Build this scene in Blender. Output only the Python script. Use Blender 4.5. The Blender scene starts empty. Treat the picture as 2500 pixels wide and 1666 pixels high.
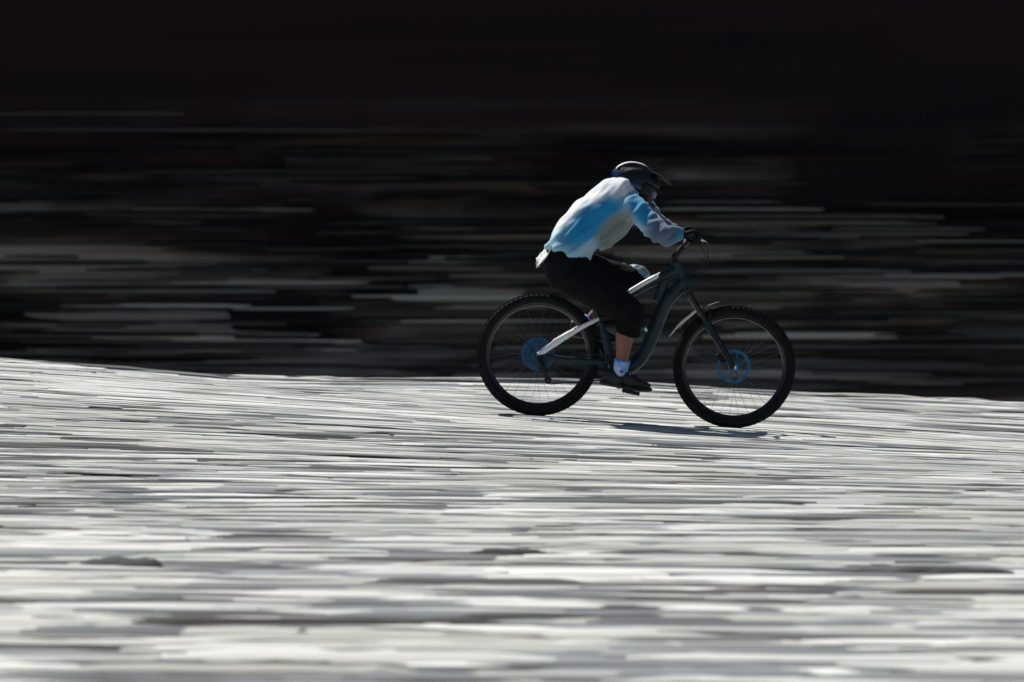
import bpy, math, random
from mathutils import Vector, Matrix, noise
random.seed(11)
R = math.radians
sc = bpy.context.scene
col = sc.collection

# ------------------------------------------------------------------ camera, sky, sun, exposure
CAM = Vector((0, -30, 2.0)); PITCH = R(2.97); TH = 3.1/30.0
cam_d = bpy.data.cameras.new('camera'); cam = bpy.data.objects.new('camera', cam_d); col.objects.link(cam)
cam.location = CAM; cam.rotation_euler = (R(90)-PITCH, 0, 0)
cam_d.sensor_width = 36; cam_d.lens = 18/TH; cam_d.clip_start = .5; cam_d.clip_end = 1000
cam_d.dof.use_dof = True; cam_d.dof.focus_distance = 28.6; cam_d.dof.aperture_fstop = 2.8
sc.camera = cam
SUN_EL, SUN_AZ = R(51), R(-35)          # azimuth measured from +Y (behind the rider) towards +X
w = bpy.data.worlds.new('World'); sc.world = w; w.use_nodes = True
nt = w.node_tree
sky = nt.nodes.new('ShaderNodeTexSky'); sky.sky_type = 'NISHITA'; sky.sun_disc = False
sky.sun_elevation = SUN_EL; sky.sun_rotation = SUN_AZ
nt.links.new(sky.outputs[0], nt.nodes['Background'].inputs[0]); nt.nodes['Background'].inputs[1].default_value = .05
sd = Vector((math.sin(SUN_AZ)*math.cos(SUN_EL), math.cos(SUN_AZ)*math.cos(SUN_EL), math.sin(SUN_EL)))
sl = bpy.data.lights.new('sun', 'SUN'); sl.energy = 5.0; sl.angle = R(.5); sl.color = (1, .955, .89)
so = bpy.data.objects.new('sun', sl); col.objects.link(so); so.rotation_euler = (-sd).to_track_quat('-Z', 'Y').to_euler()
so.location = (0, 0, 12)
sc.view_settings.view_transform = 'Standard'; sc.view_settings.look = 'None'
sc.view_settings.exposure = 0.03; sc.view_settings.gamma = 1; sc.view_settings.use_curve_mapping = False

def P(px, py, Y=0.0):
    """world point at depth Y seen at photo pixel (2500 wide)"""
    u = (px-1250)/1250*TH; v = (833-py)/1250*TH
    f = Vector((0, math.cos(PITCH), -math.sin(PITCH))); up = Vector((0, math.sin(PITCH), math.cos(PITCH)))
    d = f + Vector((1, 0, 0))*u + up*v
    return CAM + d*((Y-CAM.y)/d.y)

# ------------------------------------------------------------------ materials
def mat(name, c, rough=.6, metal=0, spec=.5, coat=0, **k):
    m = bpy.data.materials.new(name); m.use_nodes = True
    b = m.node_tree.nodes['Principled BSDF']
    b.inputs['Base Color'].default_value = (*c, 1); b.inputs['Roughness'].default_value = rough
    b.inputs['Metallic'].default_value = metal; b.inputs['Specular IOR Level'].default_value = spec
    b.inputs['Coat Weight'].default_value = coat; b.inputs['Coat Roughness'].default_value = .08
    for a, v in k.items(): b.inputs[a.replace('_', ' ')].default_value = v
    return m
def N(m, t, **k):
    n = m.node_tree.nodes.new(t)
    for a, v in k.items(): setattr(n, a, v)
    return n
def L(m, a, b): m.node_tree.links.new(a, b)
def coords(m, scale, loc=(0, 0, 0)):
    t = N(m, 'ShaderNodeTexCoord'); mp = N(m, 'ShaderNodeMapping'); mp.inputs['Scale'].default_value = scale
    mp.inputs['Location'].default_value = loc
    L(m, t.outputs['Object'], mp.inputs[0]); return mp.outputs[0]
def ntex(m, vec, scale=1, detail=3, rough=.5, dist=0):
    n = N(m, 'ShaderNodeTexNoise'); n.inputs['Scale'].default_value = scale; n.inputs['Detail'].default_value = detail
    n.inputs['Roughness'].default_value = rough; n.inputs['Distortion'].default_value = dist
    L(m, vec, n.inputs['Vector']); return n.outputs['Fac']
def ramp(m, fac, stops, interp='LINEAR'):
    r = N(m, 'ShaderNodeValToRGB'); e = r.color_ramp.elements; r.color_ramp.interpolation = interp
    while len(e) < len(stops): e.new(.5)
    for i, (p, c) in enumerate(stops):
        e[i].position = p; e[i].color = (*c, 1) if len(c) == 3 else c
    L(m, fac, r.inputs[0]); return r.outputs[0]
def mix(m, a, b, fac, mode='MIX'):
    x = N(m, 'ShaderNodeMix', data_type='RGBA', blend_type=mode)
    if isinstance(fac, float): x.inputs[0].default_value = fac
    else: L(m, fac, x.inputs[0])
    for s, v in ((6, a), (7, b)):
        if isinstance(v, tuple): x.inputs[s].default_value = (*v, 1)
        else: L(m, v, x.inputs[s])
    return x.outputs[2]
def bump(m, h, strength=.3, dist=.01):
    b = N(m, 'ShaderNodeBump'); b.inputs['Strength'].default_value = strength; b.inputs['Distance'].default_value = dist
    L(m, h, b.inputs['Height']); L(m, b.outputs[0], m.node_tree.nodes['Principled BSDF'].inputs['Normal'])
def base(m, c): L(m, c, m.node_tree.nodes['Principled BSDF'].inputs['Base Color'])
def wear(m, c, amt=.5, scale=9, bstr=.15, bscale=60):
    v = coords(m, (1, 1, 1)); f = ntex(m, v, scale, 5, .6)
    d = tuple(x*(1-amt) for x in c); l = tuple(min(1, x*(1+amt*.6)) for x in c)
    base(m, ramp(m, f, [(.3, d), (.7, l)])); bump(m, ntex(m, v, bscale, 3), bstr, .002); return m

M = {}
M['rubber'] = wear(mat('rubber', (.018, .017, .018), .85, 0, .25), (.007, .007, .0085), .5, 12)
M['rim'] = mat('rim_alloy', (.012, .012, .014), .25, .2)
M['rimedge'] = mat('rim_edge_alloy', (.4, .41, .43), .3, 1)
M['spoke'] = mat('black_spoke', (.02, .02, .022), .15, .9)
M['steel'] = mat('steel', (.6, .6, .62), .25, 1)
M['dark'] = wear(mat('black_alloy', (.012, .012, .014), .5, .1, .3), (.008, .008, .01), .4)
M['frame'] = wear(mat('teal_paint', (.005, .03, .045), .45, 0, .3, .1), (.003, .024, .04), .5, 14, .05)
M['glintwhite'] = wear(mat('painted_glint', (.82, .84, .86), .25, 0, .5, .5), (.84, .86, .88), .12, 18, .05)  # white standing in for highlights on the bike
M['fork'] = wear(mat('fork_paint', (.008, .016, .024), .5, 0, .3, 0), (.006, .011, .017), .4, 14, .05)
M['blue'] = mat('blue_anodised', (.004, .15, .34), .4, .2)
M['cass'] = wear(mat('blue_sprockets', (.003, .09, .2), .4, .3), (.003, .07, .15), .8, 30)
M['gold'] = mat('stanchion', (.02, .018, .016), .25, .5)
M['black'] = wear(mat('black_fabric', (.006, .006, .008), .9, 0, .15), (.006, .006, .008), .5, 12, .4, 90)
M['shoe'] = wear(mat('black_shoe', (.01, .01, .011), .6), (.012, .012, .013), .5, 20)
M['sole'] = wear(mat('shoe_sole', (.025, .025, .027), .7), (.03, .03, .032), .5, 20)
M['skin'] = wear(mat('skin', (.42, .2, .14), .5), (.24, .095, .07), .25, 18, .1)
M['skin'].node_tree.nodes['Principled BSDF'].inputs['Subsurface Weight'].default_value = .15
M['skin'].node_tree.nodes['Principled BSDF'].inputs['Subsurface Scale'].default_value = .01
M['hair'] = mat('brown_hair', (.2, .1, .04), .6)
M['helmet'] = wear(mat('helmet_shell', (.012, .02, .032), .45, 0, .35, .1), (.004, .009, .016), .4, 10, .03)
M['foam'] = mat('helmet_lining', (.01, .01, .012), .9)
M['lens'] = mat('goggle_lens', (.003, .02, .09), .2, .1, .5)
M['glove'] = wear(mat('glove_fabric', (.03, .07, .1), .8), (.03, .07, .1), .5, 20, .3)
M['pad'] = wear(mat('rimlit_padding', (.3, .36, .42), .5), (.3, .37, .43), .6, 16)
M['red'] = mat('dark_red_print', (.16, .012, .03), .7)
M['whitep'] = mat('white_print', (.8, .82, .84), .6)

m = M['sock'] = mat('blue_sock', (.06, .2, .6), .85, 0, .2)
v = coords(m, (1, 1, 1)); z = N(m, 'ShaderNodeSeparateXYZ'); L(m, v, z.inputs[0])
base(m, ramp(m, ntex(m, v, 16, 3), [(.35, (.06, .3, .8)), (.6, (.5, .62, .95))]))
bump(m, ntex(m, coords(m, (60, 60, 400)), 1, 2), .4, .002)

# jersey: blue and pale print, with the sunlit back put into its white
m = M['jersey'] = mat('jersey_fabric', (.5, .6, .65), .8, 0, .25, Sheen_Weight=.25)
def jersey_print_and_sun(m):
    v = coords(m, (1, 1, 1)); d = N(m, 'ShaderNodeVectorMath', operation='ADD')
    nz = N(m, 'ShaderNodeTexNoise'); nz.inputs['Scale'].default_value = 4; nz.inputs['Detail'].default_value = 3; L(m, v, nz.inputs['Vector'])
    sb = N(m, 'ShaderNodeVectorMath', operation='SUBTRACT'); sb.inputs[1].default_value = (.5, .5, .5); L(m, nz.outputs['Color'], sb.inputs[0])
    s2 = N(m, 'ShaderNodeVectorMath', operation='SCALE'); s2.inputs['Scale'].default_value = .12; L(m, sb.outputs[0], s2.inputs[0])
    L(m, v, d.inputs[0]); L(m, s2.outputs[0], d.inputs[1])
    def blob(px, py, rx, rz, rot=0):
        c = P(px, py); mp = N(m, 'ShaderNodeMapping', vector_type='TEXTURE')
        mp.inputs['Location'].default_value = (c.x, -.12, c.z); mp.inputs['Rotation'].default_value = (0, rot, 0)
        mp.inputs['Scale'].default_value = (rx, 3, rz); L(m, d.outputs[0], mp.inputs[0])
        ln = N(m, 'ShaderNodeVectorMath', operation='LENGTH'); L(m, mp.outputs[0], ln.inputs[0])
        mr = N(m, 'ShaderNodeMapRange', interpolation_type='SMOOTHSTEP'); mr.inputs[1].default_value = .55; mr.inputs[2].default_value = 1.08
        mr.inputs[3].default_value = 1; mr.inputs[4].default_value = 0; L(m, ln.outputs['Value'], mr.inputs[0]); return mr.outputs[0]
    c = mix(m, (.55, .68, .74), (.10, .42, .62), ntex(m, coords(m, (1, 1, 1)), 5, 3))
    c = mix(m, c, (.86, .87, .88), blob(1402, 490, .38, .125, R(-38)))  # white patch paints the sun along the back
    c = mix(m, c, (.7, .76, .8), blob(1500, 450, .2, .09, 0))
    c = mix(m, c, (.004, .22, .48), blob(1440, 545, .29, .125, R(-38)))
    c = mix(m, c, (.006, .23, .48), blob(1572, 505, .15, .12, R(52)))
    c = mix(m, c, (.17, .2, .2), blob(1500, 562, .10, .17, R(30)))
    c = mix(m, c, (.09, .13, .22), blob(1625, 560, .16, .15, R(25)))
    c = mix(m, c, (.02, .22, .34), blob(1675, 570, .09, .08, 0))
    base(m, c); bump(m, ntex(m, coords(m, (1, 1, 1)), 900, 2), .15, .001)
jersey_print_and_sun(m)

# stone colours: the tint comes from an attribute (joined stones) or the object's colour (single stones)
def stone_mat(name, src, k=1.0):
    m = mat(name, (.4, .4, .4), .8, 0, .3)
    if src == 'attr':
        a = N(m, 'ShaderNodeAttribute', attribute_name='tint'); c = a.outputs['Color']
    else:
        a = N(m, 'ShaderNodeObjectInfo'); c = a.outputs['Color']
    g = N(m, 'ShaderNodeNewGeometry'); mp = N(m, 'ShaderNodeMapping'); mp.inputs['Scale'].default_value = (.5, 30, 30); L(m, g.outputs['Position'], mp.inputs[0])
    f = ntex(m, mp.outputs[0], 1, 4, .6)
    f2 = ramp(m, f, [(.25, (.5, .51, .53)), (.45, (.95, .95, .95)), (.75, (1.12, 1.11, 1.08))])
    base(m, mix(m, c, f2, 1.0, 'MULTIPLY'))
    mp2 = N(m, 'ShaderNodeMapping'); mp2.inputs['Scale'].default_value = (1.5, 70, 70); L(m, g.outputs['Position'], mp2.inputs[0])
    bump(m, ntex(m, mp2.outputs[0], 1, 4), .5, .006); return m
M['stone_a'] = stone_mat('weathered_stone', 'attr'); M['stone_o'] = stone_mat('weathered_stone_single', 'obj')

m = M['ground'] = mat('streaked_pale_ground', (.4, .4, .4), .85, 0, .3)
def vor(m, vec, scale=1):
    n = N(m, 'ShaderNodeTexVoronoi'); n.inputs['Scale'].default_value = scale; n.inputs['Randomness'].default_value = 1; L(m, vec, n.inputs['Vector'])
    s = N(m, 'ShaderNodeSeparateColor'); L(m, n.outputs['Color'], s.inputs[0]); return s.outputs[0], s.outputs[1]
a1, h1 = vor(m, coords(m, (.5, 9, 0.01)))  # cells stretched lengthways to draw the motion streaks
a2, h2 = vor(m, coords(m, (.4, 22, 0.01), (3, 1, 0)))
c1 = ramp(m, a1, [(0, (.03, .032, .033)), (.12, (.14, .15, .155)), (.3, (.4, .41, .4)), (.6, (.55, .56, .53)), (1, (.77, .78, .78))])
c2 = ramp(m, a2, [(0, (.03, .032, .034)), (.14, (.16, .175, .185)), (.4, (.42, .43, .405)), (1, (.75, .76, .76))])
c = mix(m, c1, c2, .5)
n3 = ntex(m, coords(m, (.25, 40, .01), (7, 2, 0)), 1, 4, .6)
c = mix(m, c, ramp(m, n3, [(.35, (.45, .47, .5)), (.55, (1, 1, 1)), (.75, (1.15, 1.13, 1.1))]), .8, 'MULTIPLY')
nb = ntex(m, coords(m, (.12, .9, .01), (2, 9, 0)), 1, 3)
c = mix(m, c, ramp(m, nb, [(.38, (.55, .57, .6)), (.5, (1, 1, 1)), (.66, (1.06, 1.02, .94))]), 1.0, 'MULTIPLY')
base(m, c); bump(m, n3, .5, .02)

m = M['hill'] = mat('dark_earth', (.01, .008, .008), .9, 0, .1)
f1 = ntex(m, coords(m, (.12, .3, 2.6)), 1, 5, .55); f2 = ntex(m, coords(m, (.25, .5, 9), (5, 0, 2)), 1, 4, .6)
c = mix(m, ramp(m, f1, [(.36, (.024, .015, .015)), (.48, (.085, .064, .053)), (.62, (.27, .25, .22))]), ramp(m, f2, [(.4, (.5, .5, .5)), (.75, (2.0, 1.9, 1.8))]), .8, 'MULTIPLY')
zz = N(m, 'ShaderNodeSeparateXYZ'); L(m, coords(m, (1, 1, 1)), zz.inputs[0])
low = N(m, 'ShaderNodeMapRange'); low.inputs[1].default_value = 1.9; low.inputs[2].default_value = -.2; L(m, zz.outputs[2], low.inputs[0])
mass = ntex(m, coords(m, (.35, .3, .9), (11, 0, 4)), 1, 3, .5)         # broad dark patches
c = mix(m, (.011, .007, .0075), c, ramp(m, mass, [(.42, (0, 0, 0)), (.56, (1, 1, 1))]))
c = mix(m, mix(m, (.0135, .0078, .0125), (.03, .019, .0185), f1), c, low.outputs[0])   # darker higher up
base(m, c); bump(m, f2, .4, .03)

# ------------------------------------------------------------------ mesh helpers
def link(o, parent=None):
    col.objects.link(o)
    if parent: o.parent = parent
    return o
def empty(name, loc=(0, 0, 0), **k):
    o = bpy.data.objects.new(name, None); o.location = loc; o.empty_display_size = .2; col.objects.link(o)
    for a, v in k.items(): o[a] = v
    return o
class MB:
    def __init__(s): s.v = []; s.f = []
    def ring(s, pts): i = len(s.v); s.v += [tuple(p) for p in pts]; return list(range(i, i+len(pts)))
    def bridge(s, a, b, close=True):
        n = len(a)
        for i in range(n if close else n-1): s.f.append((a[i], a[(i+1) % n], b[(i+1) % n], b[i]))
    def loft(s, pts, rad, seg=12, side=Vector((0, 1, 0)), cap=True):
        """pts centres; rad: r or (r_side, r_other)"""
        pts = [Vector(p) for p in pts]; prev = None; n = len(pts)
        for i, p in enumerate(pts):
            t = (pts[min(i+1, n-1)]-pts[max(i-1, 0)]).normalized()
            sd_ = side - t*side.dot(t)
            if sd_.length < 1e-3: sd_ = Vector((1, 0, 0)) - t*t.x
            sd_.normalize(); o = t.cross(sd_)
            r = rad[i] if isinstance(rad, (list, tuple)) and len(rad) == n and not (n == 2 and isinstance(rad, tuple)) else rad
            ra, rb = r if isinstance(r, (tuple, list)) else (r, r)
            rg = s.ring([p + sd_*ra*math.cos(2*math.pi*k/seg) + o*rb*math.sin(2*math.pi*k/seg) for k in range(seg)])
            if prev: s.bridge(prev, rg)
            elif cap: s.f.append(tuple(rg[::-1]))
            prev = rg
        if cap: s.f.append(tuple(prev))
        return s
    def ell(s, c, r, rot=0, seg=20, rings=12):
        c = Vector(c); Rm = Matrix.Rotation(rot, 3, 'Y'); prev = None
        top = s.ring([c+Rm@Vector((0, 0, r[2]))])[0]
        for i in range(1, rings):
            a = math.pi*i/rings
            rg = s.ring([c+Rm@Vector((r[0]*math.sin(a)*math.cos(2*math.pi*k/seg), r[1]*math.sin(a)*math.sin(2*math.pi*k/seg), r[2]*math.cos(a))) for k in range(seg)])
            if prev: s.bridge(prev, rg)
            else:
                for k in range(seg): s.f.append((top, rg[k], rg[(k+1) % seg]))
            prev = rg
        bot = s.ring([c-Rm@Vector((0, 0, r[2]))])[0]
        for k in range(seg): s.f.append((bot, prev[(k+1) % seg], prev[k]))
        return s
    def box(s, c, h, mtx=None):
        c = Vector(c); mtx = mtx or Matrix.Identity(3)
        q = s.ring([c+mtx@Vector((x*h[0], y*h[1], z*h[2])) for x in (-1, 1) for y in (-1, 1) for z in (-1, 1)])
        for f in ((0, 1, 3, 2), (4, 6, 7, 5), (0, 4, 5, 1), (2, 3, 7, 6), (0, 2, 6, 4), (1, 5, 7, 3)): s.f.append(tuple(q[i] for i in f))
        return s
    def lathe_y(s, c, prof, seg=96, closed=True):
        """prof: list of (radius, y); revolve round the y axis through c"""
        c = Vector(c); rings = []
        for k in range(seg):
            a = 2*math.pi*k/seg
            rings.append(s.ring([c+Vector((r*math.cos(a), y, r*math.sin(a))) for r, y in prof]))
        for k in range(seg): s.bridge(rings[k], rings[(k+1) % seg], closed)
        return s
    def mesh(s, name):
        me = bpy.data.meshes.new(name); me.from_pydata(s.v, [], s.f); me.validate(); me.update(); return me
    def build(s, name, m, parent=None, smooth=True, origin=None):
        me = s.mesh(name)
        import bmesh
        b = bmesh.new(); b.from_mesh(me); bmesh.ops.recalc_face_normals(b, faces=b.faces); b.to_mesh(me); b.free()
        me.materials.append(m if not isinstance(m, str) else M[m])
        if smooth:
            me.polygons.foreach_set('use_smooth', [True]*len(me.polygons))
            me.set_sharp_from_angle(angle=R(50))
        return link(bpy.data.objects.new(name, me), parent)
    def organic(s, name, m, parent=None, voxel=.01, smooth=6, disp=None):
        """fuse the overlapping pieces into one continuous skin"""
        o = bpy.data.objects.new(name, s.mesh(name)); col.objects.link(o)
        a = o.modifiers.new('r', 'REMESH'); a.mode = 'VOXEL'; a.voxel_size = voxel
        b = o.modifiers.new('s', 'SMOOTH'); b.iterations = smooth; b.factor = .6
        dg = bpy.context.evaluated_depsgraph_get(); me = bpy.data.meshes.new_from_object(o.evaluated_get(dg))
        o.modifiers.clear(); old = o.data; o.data = me; bpy.data.meshes.remove(old); me.name = name
        if disp:
            nn = [v.normal.copy() for v in me.vertices]
            for v, n_ in zip(me.vertices, nn): v.co += n_*disp(v.co, n_)
            me.update()
        me.materials.clear(); me.materials.append(M[m]); me.polygons.foreach_set('use_smooth', [True]*len(me.polygons))
        if parent: o.parent = parent
        return o
def spline(pts, n=8):
    pts = [Vector(p) for p in pts]; out = []
    q = [pts[0]*2-pts[1]] + pts + [pts[-1]*2-pts[-2]]
    for i in range(1, len(q)-2):
        a, b, c, d = q[i-1:i+3]
        for k in range(n):
            t = k/n; out.append(.5*((2*b)+(c-a)*t+(2*a-5*b+4*c-d)*t*t+(3*b-a-3*c+d)*t**3))
    return out+[pts[-1]]
def lerps(vals, n):
    out = []
    for i in range(len(vals)-1):
        for k in range(n):
            t = k/n; a, b = vals[i], vals[i+1]
            out.append(tuple(x+(y-x)*t for x, y in zip(a, b)) if isinstance(a, tuple) else a+(b-a)*t)
    return out+[vals[-1]]
def child_empty_mesh(name, parent):   # an intermediate part
    return link(bpy.data.objects.new(name, None), parent)

# ------------------------------------------------------------------ ground
RW = .372
CR, CF = P(1314, 866), P(1792, 896)
zr, zf = CR.z-RW, CF.z-RW
YC = 4.0
crest_px = [(-900, 870), (0, 885), (300, 905), (600, 929), (1400, 934), (1700, 950), (2000, 968), (2400, 986), (3300, 1010)]
crest = [(P(a, b, YC).x, P(a, b, YC).z) for a, b in crest_px]
def interp(t, x):
    if x <= t[0][0]: return t[0][1]
    for (a, b), (c, d) in zip(t, t[1:]):
        if x <= c:
            return b+(d-b)*(x-a)/(c-a)
    return t[-1][1]
def ss(t): t = max(0, min(1, t)); return t*t*(3-2*t)
def G(x, y, rough=True):
    line = zr+(zf-zr)*(max(-4, min(4.5, x))-CR.x)/(CF.x-CR.x)
    if y <= 0: z = zr + (line-zr)*(max(.12, 1+y/7)) if y > -30 else 0
    elif y <= YC: z = line+(interp(crest, x)-line)*ss(y/YC)
    else: z = interp(crest, x)-.55*(y-YC-.5*(1-math.exp(-(y-YC)/.5)))
    z = max(z, -3.2+.03*abs(y-14))
    if rough:
        a = .03 if y < -1 or y > .8 else .008
        if y > 3: a *= max(.2, 1-(y-3)*.9) if y < 4.4 else .2
        z += a*(noise.noise(Vector((x*.16, y*2.2, 0)))+.5*noise.noise(Vector((x*.3, y*6, 4))))
    return z
def frange(a, b, s):
    out = []; 
    while a < b-1e-6: out.append(a); a += s
    return out+[b]
xs = [-70, -50, -35, -25, -18, -13] + frange(-9, 9, .3) + [13, 18, 25, 35, 50, 70]
ys = [-80, -60, -45, -35, -28, -22] + frange(-18, 5, .07) + frange(5.2, 26, .5)[0:] 
g = MB(); rows = [g.ring([(x, y, G(x, y)) for x in xs]) for y in ys]
for a, b in zip(rows, rows[1:]): g.bridge(a, b, False)
ground = g.build('ground', 'ground'); ground['kind'] = 'structure'

# ---- gravel drawn out into long stones, shaping motion streaks
def tint(kind=None):
    r = random.random() if kind is None else kind
    if r < .34: k = random.uniform(.58, .84); return (k*.985, k, k*.97)
    if r < .62: k = random.uniform(.42, .6); return (k*.98, k, k*.925)
    if r < .87: k = random.uniform(.12, .32); return (k*.88, k*.97, k*1.04)
    k = random.uniform(.03, .1); return (k, k, k*1.02)
def stone_verts(n, m_, rnd, l=1, w_=1, h=1):
    """n stations along x, m_ points over the arch; unit half sizes"""
    out = []
    for i in range(n):
        u = -1+2*i/(n-1); e = 1-abs(u)**14*.6
        jy = rnd.uniform(-.04, .04); jh = rnd.uniform(.86, 1.1)*e
        for k in range(m_):
            a = math.pi*k/(m_-1)
            yy = math.copysign(abs(math.cos(a))**.7, math.cos(a)); zz_ = abs(math.sin(a))**.6
            out.append(((u+rnd.uniform(-.03, .03))*l, (yy*(.6+.4*e)+jy)*w_, (zz_*jh-.25*(1 if k in (0, m_-1) else 0))*h))
    return out
def stone_faces(n, m_, o=0):
    f = []
    for i in range(n-1):
        for k in range(m_-1):
            a = o+i*m_+k; f.append((a, a+m_, a+m_+1, a+1))
    f.append(tuple(o+k for k in range(m_))); f.append(tuple(o+(n-1)*m_+k for k in range(m_))[::-1])
    return f
protos = []
for i in range(18):
    rnd = random.Random(i); me = bpy.data.meshes.new('stone'); me.from_pydata(stone_verts(6, 6, rnd), [], stone_faces(6, 6)); me.update()
    me.materials.append(M['stone_o']); me.polygons.foreach_set('use_smooth', [True]*len(me.polygons)); me.set_sharp_from_angle(angle=R(55)); protos.append(me)
def single_stone(x, y, l, w_, h, c, parent=ground, z=None, name='stone', rot=0):
    o = bpy.data.objects.new(name, random.choice(protos)); o.location = (x, y, G(x, y, False) if z is None else z)
    sl_ = (G(x+.3, y, False)-G(x-.3, y, False))/.6 if z is None else 0
    o.rotation_euler = (0, -math.atan(sl_)+rot, random.uniform(-.006, .006)); o.scale = (l, w_, h); o.color = (*c, 1)
    return link(o, parent)
def on_ground(px, py):
    y = -10
    lo, hi = -16, YC
    for _ in range(40):
        mid = (lo+hi)/2; p = P(px, py, mid)
        if p.z > G(p.x, mid, False): lo = mid
        else: hi = mid
    return P(px, py, lo)
# the dark and the brightest motion streaks of the foreground, built as slabs: (x0, x1, y, thickness, tone)
D, GR, W = (.02, .021, .021), (.2, .22, .245), (.84, .83, .81)
marked = [(640, 880, 1222, 16, D), (880, 1840, 1226, 8, (.12, .125, .13)), (500, 860, 1266, 14, D), (210, 400, 1380, 34, (.035, .037, .036)), (380, 700, 1372, 7, D),
 (620, 900, 1514, 12, D), (0, 600, 1575, 14, D), (560, 830, 1632, 30, (.035, .037, .036)), (0, 900, 1640, 5, GR), (1120, 1330, 1352, 18, D), (1110, 1400, 1440, 6, D),
 (1080, 1500, 1190, 4, GR), (1800, 2300, 1160, 6, D), (1480, 2500, 1364, 7, (.09, .095, .1)), (2150, 2420, 1398, 24, (.035, .037, .036)), (1160, 1420, 1440, 9, D),
 (1500, 2480, 1556, 14, (.1, .1, .11)), (1640, 2320, 1490, 6, D), (1700, 2500, 1512, 6, GR), (0, 360, 1208, 5, D), (0, 320, 1238, 6, D), (700, 1300, 1640, 9, GR),
 (170, 1050, 1255, 6, GR), (1330, 2100, 1095, 3, D), (740, 900, 1057, 4, D), (500, 1240, 1067, 3, GR), (2000, 2500, 1090, 4, GR), (1100, 1700, 1632, 12, D),
 (0, 320, 1495, 22, W), (760, 1300, 1588, 24, W), (1100, 1700, 1560, 12, W), (520, 1580, 1392, 12, W), (480, 1240, 1380, 8, W), (1160, 1860, 1330, 14, W),
 (1740, 2320, 1290, 9, W), (1880, 2430, 1352, 12, W), (200, 870, 1212, 8, W), (1050, 1700, 1420, 16, W), (340, 900, 1335, 12, W), (0, 1200, 1450, 14, W),
 (1580, 2500, 1578, 10, W), (600, 1150, 1562, 10, W), (1400, 2100, 1190, 7, W), (0, 600, 1132, 8, W), (580, 1200, 1160, 8, W), (1060, 1900, 1600, 20, W), (2040, 2500, 1660, 12, W)]
cnt = 0
for x0, x1, py, th, c in marked:
    q = on_ground((x0+x1)/2, py); k = (q.y+30)/30*.00248
    for m_ in range(3 if th > 9 else 2):
        jit = random.uniform(.8, 1.15)
        single_stone(q.x+random.uniform(-.18, .18)*(x1-x0)*k*m_, q.y+random.uniform(-1, 1)*th*k*2*(m_ > 0), (x1-x0)/2*k*random.uniform(.6, .95), max(.025, th*k*1.5), th*k*.5, tuple(v_*jit for v_ in c)); cnt += 1
while cnt < 290:
    px = random.uniform(-100, 2600); py = 1666-(1666-1110)*random.random()**1.25
    q = on_ground(px, py); k = (q.y+30)/30
    nr = ss((py-1250)/350)
    single_stone(q.x, q.y, random.uniform(.3, .7), random.uniform(.02, .08)+.07*nr*random.random(), random.uniform(.006, .018)+.014*nr*random.random(), tint(None if random.random() < .7 else random.uniform(.7, 1))); cnt += 1
def joined_stones(name, items, m_='stone_a', n=4, k=5):
    V_, F_, C_ = [], [], []
    for (x, y, z, l, w_, h, c, sl_) in items:
        vs = stone_verts(n, k, random, l, w_, h); o = len(V_)
        V_ += [(x+a, y+b, z+d+a*sl_) for a, b, d in vs]; F_ += stone_faces(n, k, o); C_ += [(*c, 1)]*len(vs)
    me = bpy.data.meshes.new(name); me.from_pydata(V_, [], F_); me.update()
    at = me.color_attributes.new('tint', 'FLOAT_COLOR', 'POINT'); at.data.foreach_set('color', [u for c in C_ for u in c])
    me.materials.append(M[m_]); me.polygons.foreach_set('use_smooth', [True]*len(me.polygons)); me.set_sharp_from_angle(angle=R(60))
    return bpy.data.objects.new(name, me)
items = []
for i in range(15000):
    x = random.uniform(-9, 9) if i % 3 == 0 else random.uniform(-4.5, 4.5); y = random.uniform(-17, 4.3)
    near = -1.2 < y < .9
    h = random.uniform(.003, .014) if not near else random.uniform(.002, .006)
    l = random.uniform(.2, .7)
    if y > 3.2: h = h*.7+(.03*random.random()**3)*(y > 3.7)
    wd = random.uniform(.012, .06)+(.05*random.random() if y < -8 else 0)
    items.append((x, y, G(x, y)+(-.002 if near else 0), l*1.15, wd, h, tint(random.uniform(.8, 1) if y < -3 and random.random() < .12 else None), (G(x+l, y, False)-G(x-l, y, False))/(2*l)))
gs = link(joined_stones('gravel', items)); gs['kind'] = 'stuff'; gs['label'] = 'pale gravel drawn out into motion streaks over the sunlit slope'; gs['category'] = 'gravel'

# ------------------------------------------------------------------ hillside behind, in its own shade
HS = math.tan(R(70))
def H(x, z, rough=True):
    y = 21.5+(z+3.0)/HS
    if rough: y += .22*noise.noise(Vector((x*.18, z*1.1, 9)))+.07*noise.noise(Vector((x*.5, z*5, 2)))
    return y
h = MB(); hx = frange(-60, 60, .8); hz = [-5, -4] + frange(-3, 4.5, .1) + frange(4.8, 12, .4)
rows = [h.ring([(x, H(x, z_), z_) for x in hx]) for z_ in hz]
ytop = H(0, 12)
rows += [h.ring([(x, ytop+d, 12+e+.4*noise.noise(Vector((x*.1, d*.1, 0)))) for x in hx]) for d, e in ((1, .6), (4, 1.4), (12, 2.4), (30, 3), (80, 3.4))]
for a, b in zip(rows, rows[1:]): h.bridge(a, b, False)
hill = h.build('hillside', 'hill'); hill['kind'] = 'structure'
def on_hill(px, py):
    y = 23
    for _ in range(6): p = P(px, py, y); y = H(p.x, p.z)
    return P(px, py, y)
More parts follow.
